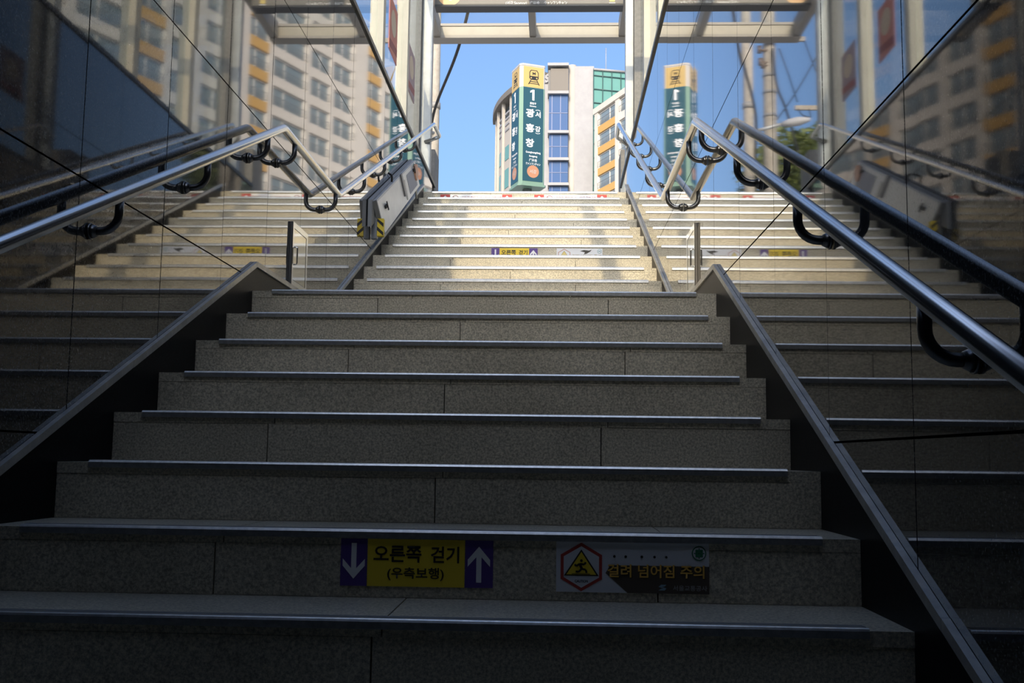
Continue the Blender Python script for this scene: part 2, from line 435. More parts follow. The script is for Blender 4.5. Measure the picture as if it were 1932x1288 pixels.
# ------------------------------------------------------------------ CABINETS on the landing walls
for side, X, s in (('left', XL, 1), ('right', XR, -1)):
    root = thing('wall_cabinet', 'narrow steel box with framed door on the landing wall %s' % SIDE[side], 'cabinet', (X, .8, .13))
    y0, y1, z0, z1, dpt = .64, .96, .135, .465, .010
    xa, xb = sorted((X, X + s * dpt)); bx('body', flat('cabinet_side', (.10, .10, .10), .35), root, xa, xb, y0, y1, z0, z1)
    fr = new_bm(); xa, xb = sorted((X + s * dpt, X + s * (dpt + .004)))
    box(fr, xa, xb, y0 + .004, y0 + .03, z0, z1); box(fr, xa, xb, y1 - .03, y1, z0, z1)
    box(fr, xa, xb, y0 + .03, y1 - .03, z1 - .03, z1); box(fr, xa, xb, y0 + .03, y1 - .03, z0, z0 + .03)
    obj('door_frame', fr, MAT['steel'], root)
    xa, xb = sorted((X + s * dpt, X + s * (dpt + .0025)))
    dr = bx('door', MAT['mirror'], root, xa, xb, y0 + .033, y1 - .033, z0 + .033, z1 - .033)
    hb = new_bm(); tube(hb, fillet([(X + s * (dpt + .002), y0 + .055, .25), (X + s * (dpt + .016), y0 + .055, .25), (X + s * (dpt + .016), y0 + .055, .34), (X + s * (dpt + .002), y0 + .055, .34)], .008, 3), .004, 8)
    h = obj('handle', hb, MAT['steel']); h.parent = dr; h.matrix_parent_inverse = Matrix.Identity(4)

# ------------------------------------------------------------------ WHEELCHAIR LIFT folded against the left wall
lift = thing('wheelchair_lift', 'folded white wheelchair stair lift with hazard stripes on the granite wall', 'stair lift', (XL, 3.5, .8))
CS, SS = math.cos(math.atan(SLOPE)), math.sin(math.atan(SLOPE))
def LP(u, v, x):                               # u along the slope, v square to it, x from the wall face
    return (XL + x, 2.61 + u * CS - v * SS, 1.064 + u * SS + v * CS)
def lbox(bm, u0, u1, v0, v1, x0, x1, x0b=None, x1b=None):
    x0b = x0 if x0b is None else x0b; x1b = x1 if x1b is None else x1b
    hexa(bm, [LP(u0, v0, x0b), LP(u1, v0, x0b), LP(u1, v0, x1b), LP(u0, v0, x1b), LP(u0, v1, x0), LP(u1, v1, x0), LP(u1, v1, x1), LP(u0, v1, x1)])
LWHITE = speckle(principled('lift_enamel', (.84, .81, .73), .30), (.80, .77, .69), (.88, .85, .77), 6, 3)
LGREY = principled('lift_grey', (.24, .25, .26), .4)
XT, XB = XL + .062, XL + .086                       # folded platform leans out at its foot
c_lt, c_ut = at_x(712, 380, XT), at_x(783, 305, XT)
c_lb, c_ub = at_x(727, 440, XB), at_x(792, 350, XB)
def LQ(a, b, n=0.0):                                # a along the panel, b from foot (0) to head (1), n proud of it
    p = (c_lb * (1 - a) + c_ub * a) * (1 - b) + (c_lt * (1 - a) + c_ut * a) * b
    return (p.x + n, p.y, p.z + n * .3)
def lq(bm, a0, a1, b0, b1, n0, n1):
    hexa(bm, [LQ(a0, b0, n0), LQ(a1, b0, n0), LQ(a1, b0, n1), LQ(a0, b0, n1), LQ(a0, b1, n0), LQ(a1, b1, n0), LQ(a1, b1, n1), LQ(a0, b1, n1)])
def sub(name, bm, mat, par):
    o = obj(name, bm, mat); o.parent = par; return o
bm = new_bm(); hexa(bm, [(XL + .004, c_lt.y - .06, c_lt.z - .20), (XL + .004, c_ut.y + .02, c_ut.z - .20), (XL + .034, c_ut.y + .02, c_ut.z - .20), (XL + .034, c_lt.y - .06, c_lt.z - .20),
                         (XL + .004, c_lt.y - .06, c_lt.z + .0), (XL + .004, c_ut.y + .02, c_ut.z + .03), (XL + .034, c_ut.y + .02, c_ut.z + .03), (XL + .034, c_lt.y - .06, c_lt.z + .0)]); obj('housing', bm, LGREY, lift, .004)
bm = new_bm(); lq(bm, 0, 1, 0, 1, -.022, 0); pan = obj('platform_panel', bm, LWHITE, lift, .003)
bm = new_bm(); lq(bm, -.004, 1.004, 1.003, 1.06, -.03, .001); sub('panel_edge', bm, flat('lift_edge', (.52, .53, .55), .35), pan)
bm = new_bm(); lq(bm, -.012, -.001, .0, 1.05, -.03, .001); sub('panel_end', bm, LGREY, pan)
bm = new_bm(); lq(bm, .70, .93, .14, .86, .001, .003); sub('grey_pad', bm, flat('lift_pad', (.36, .36, .38), .6), pan)
bm = new_bm(); lq(bm, .545, .575, .30, 1.10, .001, .014); sub('latch_bar', bm, flat('lift_latch', (.16, .16, .17), .35), pan)
bm = new_bm(); lq(bm, .60, .625, .08, .80, .001, .008); sub('latch_bar', bm, flat('lift_latch_pale', (.60, .58, .52), .35), pan)
for (u, v) in ((.12, .66), (.90, .80)):
    bm = new_bm(); lq(bm, u - .022, u + .022, v - .05, v + .05, .001, .014); lq(bm, u - .006, u + .006, v - .14, v + .14, .0145, .020); sub('lock_knob', bm, BLACK, pan)
XH = XL + .050
h0, h1 = at_x(712, 412, XH), at_x(713, 447, XH)
ye = h0.y
bm = new_bm(); box(bm, XH, XH + .046, ye, ye + .05, h1.z, h0.z); flap = obj('end_flap', bm, YELLOW, lift)
hz = h0.z - h1.z
for k in range(2):
    zz = h1.z + hz * (-.02 + .52 * k); x0, x1 = XH - .0005, XH + .0465
    pts = [(x0, ye - .0008, zz + hz * .34), (x1, ye - .0008, zz), (x1, ye - .0008, zz + hz * .22), (x0, ye - .0008, zz + hz * .56)]
    pts = [(p[0], p[1], min(max(p[2], h1.z), h0.z)) for p in pts]
    bm = new_bm(); prism(bm, pts, (0, .0006, 0)); sub('hazard_stripe', bm, BLACK, flap)
bm = new_bm(); box(bm, XL + .004, XH - .001, ye + .004, ye + .05, h1.z - .02, h0.z + .02); obj('end_box', bm, LGREY, lift, .004)
bm = new_bm(); tube(bm, [LP(2.16, -.09, .066), LP(2.16, -.09, .092)], .075, 20); obj('arm_disc', bm, flat('arm_salmon', (.62, .34, .22), .5), lift)
bm = new_bm(); tube(bm, [LP(2.16, -.09, .03), LP(2.16, -.09, .065)], .080, 20); obj('arm_hub', bm, flat('arm_teal', (.06, .26, .22), .4), lift)
bm = new_bm(); tube(bm, [LP(2.20, -.10, .06), (XL + .06, 4.86, 1.66)], .010, 8); obj('arm_rod', bm, MAT['steel'], lift)
bm = new_bm(); tube(bm, fillet([LP(.95, .0, .05), LP(.95, .05, .055), LP(1.02, .06, .015)], .02, 4), .008, 8); obj('hold_bar', bm, BLACK, lift)

# ------------------------------------------------------------------ SHELTER: columns, beams, glazing, canopy
A0, SR_ = 3.13, .25                              # roof underside: z = A0 + SR_*y
def roof(y): return max(A0 + SR_ * y, 2.76)
sh = thing('glass_shelter', 'cream steel and glass shelter standing on both parapets over the stair', 'shelter', ((XL + XR) / 2, 2, PAR))
CY = [-2.91, -1.60, -.29, 1.03, 2.35, 3.66, 5.03]
CX = {'left': (-1.340, -1.228), 'right': (1.040, 1.165)}
for side in ('left', 'right'):
    x0, x1 = CX[side]
    for y in CY:
        bx('column', MAT['column'], sh, x0, x1, y, y + .11, PAR + .035, roof(y) + .1)
    # end: grey pillar and aluminium post
    gx = (-1.372, -1.249) if side == 'left' else (1.030, 1.135)
    bx('pillar', MAT['greystone'], sh, gx[0], gx[1], 6.10, 6.36, PAR + .035, roof(6.2) + .2)
    px_ = (-1.247, -1.136) if side == 'left' else (.944, 1.028)
    bx('post', MAT['post'], sh, px_[0], px_[1], 6.20, 6.31, PAR + .036, 5.0, bevel=.004)
    xm = (x0 + x1) / 2
    # long edge beam following the roof slope, outside gutter
    ex = (x0 + .03, x1) if side == 'left' else (x0, x1 + .13)
    for ya, yb in ((YE, -1.48), (-1.48, 6.40)):
        bm = new_bm()
        hexa(bm, [(ex[0], ya, roof(ya) + .02), (ex[1], ya, roof(ya) + .02), (ex[1], yb, roof(yb) + .02), (ex[0], yb, roof(yb) + .02),
                  (ex[0], ya, roof(ya) + .16), (ex[1], ya, roof(ya) + .16), (ex[1], yb, roof(yb) + .16), (ex[0], yb, roof(yb) + .16)])
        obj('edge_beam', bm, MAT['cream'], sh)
    ys = [YE] + CY + [6.10]
    for a, b in zip(ys[:-1], ys[1:]):
        ya = a + (.11 if a in CY else 0); yb = b
        bx('bottom_rail', MAT['post'], sh, xm - .03, xm + .03, ya + .001, yb - .001, PAR + .035, PAR + .085)
        bm = new_bm()
        hexa(bm, [(xm - .006, ya + .004, PAR + .086), (xm + .006, ya + .004, PAR + .086), (xm + .006, yb - .004, PAR + .086), (xm - .006, yb - .004, PAR + .086),
                  (xm - .006, ya + .004, roof(ya) + .019), (xm + .006, ya + .004, roof(ya) + .019), (xm + .006, yb - .004, roof(yb) + .019), (xm - .006, yb - .004, roof(yb) + .019)])
        obj('side_pane', bm, MAT['sideglass'], sh)
for k in range(-2, 6):
    y = -.539 + k * 1.265
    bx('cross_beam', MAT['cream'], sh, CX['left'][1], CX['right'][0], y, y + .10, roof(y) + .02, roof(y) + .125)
XC = -.09
for ya, yb in ((YE, -1.48), (-1.48, 6.40)):
    bm = new_bm()
    hexa(bm, [(XC - .05, ya, roof(ya) + .0), (XC + .05, ya, roof(ya) + .0), (XC + .05, yb, roof(yb) + .0), (XC - .05, yb, roof(yb) + .0),
              (XC - .05, ya, roof(ya) + .158), (XC + .05, ya, roof(ya) + .158), (XC + .05, yb, roof(yb) + .158), (XC - .05, yb, roof(yb) + .158)])
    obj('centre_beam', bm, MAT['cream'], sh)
ys = [YE] + CY + [6.40]
for a, b in zip(ys[:-1], ys[1:]):
    for x0, x1 in ((CX['left'][0] - .1, XC - .002), (XC + .002, CX['right'][1] + .1)):
        bm = new_bm()
        hexa(bm, [(x0, a + .004, roof(a) + .162), (x1, a + .004, roof(a) + .162), (x1, b - .004, roof(b) + .162), (x0, b - .004, roof(b) + .162),
                  (x0, a + .004, roof(a) + .172), (x1, a + .004, roof(a) + .172), (x1, b - .004, roof(b) + .172), (x0, b - .004, roof(b) + .172)])
        obj('roof_pane', bm, MAT['glass'], sh)
# canopy overhang in front of the posts
YC0, YC1, ZC = 6.62, 7.76, 4.445
XCL, XCR = -1.33, 1.06
bm = new_bm(); box(bm, XCL, XCR, YC1, YC1 + .13, ZC, ZC + .135); obj('canopy_front_beam', bm, MAT['cream'], sh)
bx('canopy_drip_edge', MAT['soffit'], sh, XCL, XCR, YC1 - .055, YC1 + .14, ZC - .035, ZC - .001)
bx('canopy_glazing_bar', MAT['soffit'], sh, XCL, XCR, YC1 - .01, YC1 + .12, ZC + .137, ZC + .17)
for x0, x1, nm in ((XCL, XCL + .10, 'canopy_side_beam'), (XCR - .10, XCR, 'canopy_side_beam'), (XC - .04, XC + .04, 'canopy_middle_beam')):
    bx(nm, MAT['soffit'], sh, x0, x1, 6.36, YC1 - .056, ZC - .02, ZC + .168)
for x0, x1 in ((XCL + .1, XC - .041), (XC + .041, XCR - .1)):
    bx('canopy_pane', MAT['glass'], sh, x0, x1, 6.42, YC1 + .10, ZC + .172, ZC + .182)

# ------------------------------------------------------------------ STATION SIGN over the mouth of the stair
YS = 6.56
sg = thing('station_sign', 'long grey station name sign hung between the posts above the stair mouth', 'sign', (-.1, YS, 4.26))
SGREY = speckle(principled('sign_grey', (.17, .16, .145), .45), (.155, .147, .133), (.19, .18, .162), 4, 3)
bx('sign_box', SGREY, sg, -1.165, .945, YS, YS + .16, 4.318, 4.80, bevel=.004)
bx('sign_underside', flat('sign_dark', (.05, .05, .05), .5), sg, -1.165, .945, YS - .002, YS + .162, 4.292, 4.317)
so, sr_, su = (0, YS - .0005, 0), (1, 0, 0), (0, 0, 1)
zt = at_y(990, 6, YS).z
text('lettering', '(서강,Seogang)', WHITE, sg, so, sr_, su, at_y(974, 4, YS).x, zt, .050, .235, .008)
text('lettering', '广兴仓', WHITE, sg, so, sr_, su, at_y(1009, 4, YS).x, zt, .046, .11, .008)
text('lettering', 'クァンフンチャン', WHITE, sg, so, sr_, su, at_y(1048, 4, YS).x, zt, .046, .255, .008)
text('lettering', '광흥창', WHITE, sg, so, sr_, su, -.42, 4.56, .20, None, .02)
text('lettering', 'Gwangheungchang', WHITE, sg, so, sr_, su, .25, 4.53, .13, None, .01)
cpos = at_y(848, -6, YS)
plate('number_disc', flat('sign_disc', (.80, .48, .22), .4), sg, so, sr_, su, circle(cpos.x, cpos.z + .03, .135, 32))
plate('number', WHITE, sg, (0, YS - .0018, 0), sr_, su, one(cpos.x, cpos.z + .03, .15))
q = at_y(1155, 4, YS)
plate('small_emblem', flat('sign_emblem', (.66, .52, .16), .4), sg, so, sr_, su, rect(q.x - .03, q.x + .03, q.z + .005, q.z + .05))
plate('emblem_bar', WHITE, sg, so, sr_, su, rect(q.x - .035, q.x + .035, q.z - .012, q.z - .006))

# ------------------------------------------------------------------ POSTERS on the left glazing (plain generic prints)
def poster(y0, y1, z0, z1, x, base, label):
    root = thing('poster', label, 'poster', (x, (y0 + y1) / 2, z0))
    bm = new_bm(); box(bm, x, x + .006, y0, y1, z0, z1); obj('sheet', bm, base, root)
    o, r, u = (x + .0062, y0, z0), (0, 1, 0), (0, 0, 1); w, h = y1 - y0, z1 - z0
    plate('pale_oval', flat('poster_pale', (.66, .50, .34)), root, o, r, u, [(w * .5 + w * .30 * math.cos(a / 12 * math.pi), h * .62 + h * .24 * math.sin(a / 12 * math.pi)) for a in range(24)])
    plate('dark_band', flat('poster_dark', (.30, .05, .05)), root, o, r, u, [(0, h * .05), (w, h * .16), (w, h * .30), (0, h * .20)], .0010)
xg = -1.277
poster(4.22, 4.66, 2.86, 3.36, xg, flat('poster_red', (.62, .20, .14)), 'red printed poster with a pale oval on the shelter glass')
poster(5.38, 5.86, 2.92, 3.40, xg, flat('poster_mauve', (.36, .24, .25)), 'dull mauve poster on the pane next to the grey pillar')

# ------------------------------------------------------------------ STICKERS on the risers
def walk_sticker(y, ztop, label):
    root = thing('walk_right_sticker', label, 'sticker', (-.1, y, ztop - .11))
    o, r, u = (0, y - .0016, ztop), (1, 0, 0), (0, 0, 1); h = .108
    plate('purple_panel', PURPLE, root, o, r, u, rect(-.281, -.219, -h, 0)); plate('yellow_panel', YELLOW, root, o, r, u, rect(-.218, .009, -h, 0)); plate('purple_panel', PURPLE, root, o, r, u, rect(.010, .075, -h, 0))
    o2 = (0, y - .0024, ztop)
    c = -.250; plate('down_arrow', WHITE, root, o2, r, u, [(c - .006, -.010), (c - .006, -.068), (c - .026, -.046), (c - .026, -.062), (c, -.092), (c + .026, -.062), (c + .026, -.046), (c + .006, -.068), (c + .006, -.010)])
    c = .042; plate('up_arrow', WHITE, root, o2, r, u, [(c - .006, -.096), (c - .006, -.038), (c - .026, -.060), (c - .026, -.044), (c, -.014), (c + .026, -.044), (c + .026, -.060), (c + .006, -.038), (c + .006, -.096)])
    text('lettering', '오른쪽', BLACK, root, o2, r, u, -.148, -.034, .038, .112, .02); text('lettering', '걷기', BLACK, root, o2, r, u, -.037, -.034, .038, .066, .02)
    text('lettering', '(우측보행)', BLACK, root, o2, r, u, -.105, -.079, .030, .132, .016)
def trip_sticker(y, ztop, label, torn=False):
    root = thing('caution_sticker', label, 'sticker', (.4, y, ztop - .115))
    o, r, u = (0, y - .0016, ztop), (1, 0, 0), (0, 0, 1); h = .114
    x0, x1 = .221, .572
    plate('sheet', GREYW, root, o, r, u, rect(x0, x1, -h, 0))
    o2, o3, o4, o5 = [(0, y - .0016 - .0009 * k, ztop) for k in (1, 2, 3, 4)]
    if not torn:
        plate('dark_field', BROWN, root, o2, r, u, [(.335, -.070), (.345, -.052), (x1, -.052), (x1, -h), (.385, -h)])
    hc = (.279, -.057); hx = lambda rad: [(hc[0] + rad * math.cos(math.pi / 2 + k * math.pi / 3), hc[1] + rad * math.sin(math.pi / 2 + k * math.pi / 3)) for k in range(6)]
    plate('hexagon_border', RED if not torn else flat('faded_red', (.55, .36, .33)), root, o2, r, u, hx(.055)); plate('hexagon_field', GREYW, root, o3, r, u, hx(.047))
    tri = lambda k: [(hc[0] - .040 * k, hc[1] - .020 * k), (hc[0] + .040 * k, hc[1] - .020 * k), (hc[0], hc[1] + .040 * k)]
    plate('triangle_border', BLACK if not torn else flat('faded_brown', (.40, .30, .18)), root, o4, r, u, tri(1.0)); plate('triangle_field', YELLOW if not torn else flat('faded_yellow', (.70, .58, .22)), root, o5, r, u, tri(.86))
    if not torn:
        of = Vector((hc[0], y - .0062, ztop + hc[1]))
        fig = new_bm()
        def limb(a, b, w=.0022): 
            d = Vector((b[0] - a[0], 0, b[1] - a[1])); n = Vector((-d.z, 0, d.x)).normalized() * w
            A, B = of + Vector((a[0], 0, a[1])), of + Vector((b[0], 0, b[1]))
            prism(fig, [A - n, B - n, B + n, A + n], (0, -.0008, 0))
        limb((-.004, .008), (.001, -.004), .003); limb((.001, -.004), (.010, -.006)); limb((.010, -.006), (.012, -.013)); limb((.001, -.004), (-.006, -.011)); limb((-.006, -.011), (-.013, -.010))
        limb((-.003, .007), (.007, .006)); limb((.007, .006), (.010, .011)); limb((-.004, .007), (-.012, .002)); limb((-.012, .002), (-.015, .006))
        prism(fig, [of + Vector((.000 + .0032 * math.cos(k / 5 * math.pi), 0, .0145 + .0032 * math.sin(k / 5 * math.pi))) for k in range(10)], (0, -.0008, 0))
        limb((-.022, -.0155), (.020, -.0155), .0006)
        obj('falling_figure', fig, BLACK, root)
        text('lettering', 'CAUTION', BLACK, root, o4, r, u, hc[0], hc[1] - .032, .006, .030, .03)
        text('lettering_shade', '걸려 넘어짐 주의', BLACK, root, o3, r, u, .4515, -.0655, .030, .222, .02)
        text('lettering', '걸려 넘어짐 주의', ORANGE, root, o4, r, u, .450, -.064, .030, .222, .02)
        for k in range(5): plate('dot', BLACK, root, o3, r, u, circle(.355 + (.0, .026, .063, .092, .119)[k], -.032, .003, 10))
        plate('badge_ring', GREEN, root, o3, r, u, circle(.549, -.022, .0165)); plate('badge_field', GREYW, root, o4, r, u, circle(.549, -.022, .0142))
        for a in (-1, 1):
            for b in (-1, 1): plate('badge_mark', GREEN, root, o5, r, u, rect(.549 + a * .0048 - .0036, .549 + a * .0048 + .0036, -.022 + b * .0048 - .0036, -.022 + b * .0048 + .0036))
        plate('badge_stem', GREEN, root, o5, r, u, rect(.548, .550, -.034, -.010)); plate('badge_bar', GREEN, root, o5, r, u, rect(.537, .561, -.023, -.021))
        text('operator_name', '서울교통공사', flat('print_grey', (.35, .34, .33)), root, o3, r, u, .528, -.101, .012, .078, .015)
        plate('operator_logo', flat('logo_blue', (.25, .40, .50)), root, o3, r, u, [(.456, -.099), (.462, -.094), (.474, -.094), (.470, -.098), (.464, -.099), (.474, -.102), (.470, -.107), (.456, -.107), (.462, -.103), (.468, -.1025)])
    else:
        plate('tear', flat('tear_dark', (.05, .045, .035)), root, o2, r, u, [(.40, -.020), (.43, -.012), (.47, -.016), (.49, -.010), (.478, -.024), (.452, -.040), (.43, -.046), (.437, -.030)])
        text('lettering', '걸려 넘어짐 주의', flat('faded_ochre', (.50, .40, .18)), root, o3, r, u, .450, -.060, .028, .222, .01)
        plate('badge_ring', flat('faded_teal', (.16, .36, .38)), root, o3, r, u, circle(.549, -.022, .0165)); plate('badge_field', GREYW, root, o4, r, u, circle(.549, -.022, .0135)); plate('badge_bar', flat('faded_teal', (.16, .36, .38)), root, o5, r, u, rect(.541, .557, -.025, -.019))
walk_sticker(-6 * T, -.917, 'purple and yellow keep-right sticker on the dark riser near the foot of the stair')
trip_sticker(-6 * T, -.916, 'grey trip-warning sticker with red hexagon on the dark lower riser')
walk_sticker(YU + 5 * T, .878, 'purple and yellow keep-right sticker on a riser of the sunlit upper flight')
trip_sticker(YU + 5 * T, .878, 'faded torn caution sticker on a riser of the sunlit upper flight', True)
def smoke_sticker(x0, x1, label):
    y, ztop = YTOP, 1.925; root = thing('no_smoking_sticker', label, 'sticker', ((x0 + x1) / 2, y, ztop - .09))
    o, r, u = (0, y - .0018, ztop), (1, 0, 0), (0, 0, 1); o2, o3 = (0, y - .0027, ztop), (0, y - .0036, ztop); h = .088; w = .099
    plate('red_end', RED, root, o, r, u, rect(x0, x0 + w, -h, 0)); plate('white_middle', WHITE, root, o, r, u, rect(x0 + w + .001, x1 - w - .001, -h, 0)); plate('red_end', RED, root, o, r, u, rect(x1 - w, x1, -h, 0))
    for c in (x0 + w / 2, x1 - w / 2):
        plate('up_arrow', WHITE, root, o2, r, u, [(c - .007, -.078), (c - .007, -.035), (c - .030, -.055), (c - .030, -.040), (c, -.012), (c + .030, -.040), (c + .030, -.055), (c + .007, -.035), (c + .007, -.078)])
    c = x0 + w + .055; plate('ban_ring', flat('ring_dark', (.30, .12, .12)), root, o2, r, u, circle(c, -.045, .036)); plate('ban_field', WHITE, root, o3, r, u, circle(c, -.045, .029))
    plate('ban_bar', flat('ring_dark', (.30, .12, .12)), root, (0, y - .0045, ztop), r, u, [(c - .026, -.024), (c - .020, -.018), (c + .026, -.066), (c + .020, -.072)])
    text('lettering', '지하철 출입구 10m 이내 금연구역', flat('letter_red', (.45, .12, .11)), root, o2, r, u, (x0 + x1) / 2 + .055, -.034, .030, .40, .01)
smoke_sticker(-.962, -.234, 'red and white no-smoking strip on the top riser, nearer the wheelchair lift')
smoke_sticker(-.008, .725, 'red and white no-smoking strip on the top riser, away from the wheelchair lift')

# ------------------------------------------------------------------ PYLON at the street
def pylon():
    C0 = Vector((-.335, 10.48)); ang = math.radians(22); Wd = .40
    ex = Vector((math.cos(ang), math.sin(ang))); ey = Vector((-math.sin(ang), math.cos(ang)))
    z0, z1, zb = 3.30, 5.185, 4.82
    root = thing('subway_pylon', 'teal and yellow illuminated exit pylon with train icon and number one', 'sign pylon', (C0.x + .12, C0.y + .25, GZ))
    ctr = C0 + ex * Wd / 2 + ey * Wd / 2
    bm = new_bm(); tube(bm, [(ctr.x, ctr.y, GZ), (ctr.x, ctr.y, z0)], .07, 16); obj('pole', bm, MAT['post'], root)
    def P(a, b, z): q = C0 + ex * a + ey * b; return Vector((q.x, q.y, z))
    ch = .045
    foot = [(ch, 0), (Wd - ch * .4, 0), (Wd, ch * .4), (Wd, Wd - ch * .4), (Wd - ch * .4, Wd), (ch * .4, Wd), (0, Wd - ch * .4), (0, ch)]
    def solid(name, zz0, zz1, mat, grow=0.0):
        bm = new_bm(); prism(bm, [P(Wd / 2 + (a - Wd / 2) * (1 + grow), Wd / 2 + (b - Wd / 2) * (1 + grow), zz0) for a, b in foot], (0, 0, zz1 - zz0)); return obj(name, bm, mat, root)
    solid('lower_body', z0 + .03, zb, MINT); solid('upper_body', zb + .001, z1 - .03, PWHITE); solid('cap', z1 - .029, z1, PWHITE, .02); solid('bottom_plate', z0, z0 + .029, MINT, .10)
    for nm, o, r in (('front', P(ch, -.001, 0), Vector((ex.x, ex.y, 0))), ('side', P(-.001, Wd - ch * .4, 0), Vector((-ey.x, -ey.y, 0)))):
        u = Vector((0, 0, 1)); w = Wd - ch * 1.4
        plate(nm + '_teal_face', TEAL, root, o, r, u, rect(.004, w - .012, z0 + .075, zb - .004), .002)
        plate(nm + '_yellow_face', PYEL, root, o, r, u, rect(.004, w - .012, zb + .004, z1 - .042), .002)
        n = r.cross(u); o2 = Vector(o) + n * .0022; o3 = Vector(o) + n * .0034; o4 = Vector(o) + n * .0046; c = w / 2; zc = zb + .175
        plate('train_icon', BLACK, root, o2, r, u, [(c - .075, zc - .03), (c - .075, zc + .06), (c - .05, zc + .10), (c + .05, zc + .10), (c + .075, zc + .06), (c + .075, zc - .03), (c + .05, zc - .055), (c - .05, zc - .055)])
        plate('train_window', PYEL, root, o3, r, u, [(c - .063, zc + .005), (c - .063, zc + .055), (c - .042, zc + .088), (c + .042, zc + .088), (c + .063, zc + .055), (c + .063, zc + .005)])
        text('train_letter', 'M', BLACK, root, o4, r, u, c, zc + .045, .045, .05, .02, lift=.001)
        for s in (-1, 1):
            plate('rail_mark', BLACK, root, o2, r, u, [(c + s * .04, zc - .058), (c + s * .055, zc - .058), (c + s * .095, zc - .13), (c + s * .078, zc - .13)])
            plate('head_lamp', PYEL, root, o3, r, u, circle(c + s * .045, zc - .025, .012, 12))
        plate('sleeper', BLACK, root, o2, r, u, rect(c - .06, c + .06, zc - .088, zc - .076)); plate('sleeper', BLACK, root, o2, r, u, rect(c - .078, c + .078, zc - .118, zc - .106))
        plate('number', WHITE, root, o2, r, u, one(c - .02, zb - .115, .165))
        text('lettering', '출입구', WHITE, root, o2, r, u, c - .01, zb - .245, .034, .10, .02); text('lettering', 'Entrance', WHITE, root, o2, r, u, c - .01, zb - .288, .024, .10, .01)
        for k, chh in enumerate('광흥창'): text('lettering', chh, WHITE, root, o2, r, u, c - .055, zb - .40 - k * .23, .130, .135, .03)
        for k, chh in enumerate('서강'): text('lettering', chh, WHITE, root, o2, r, u, c + .070, zb - .41 - k * .225, .090, .085, .02)
        text('lettering', '︵', WHITE, root, o2, r, u, c + .070, zb - .345, .018, .08, .01); text('lettering', '︶', WHITE, root, o2, r, u, c + .070, zb - .70, .018, .08, .01)
        for k, (tx, hh, ww) in enumerate((('Gwangheungchang', .040, .235), ('Seogang', .036, .13), ('广兴仓', .046, .13), ('クァンフンチャン', .040, .235))):
            text('lettering', tx, WHITE, root, o2, r, u, c, zb - 1.005 - k * .058, hh, ww, .012)
        plate('round_badge', SALMON, root, o2, r, u, circle(c, z0 + .225, .095, 28)); text('badge_letter', '서강', PWHITE, root, o3, r, u, c, z0 + .225, .06, .11, .02)
pylon()

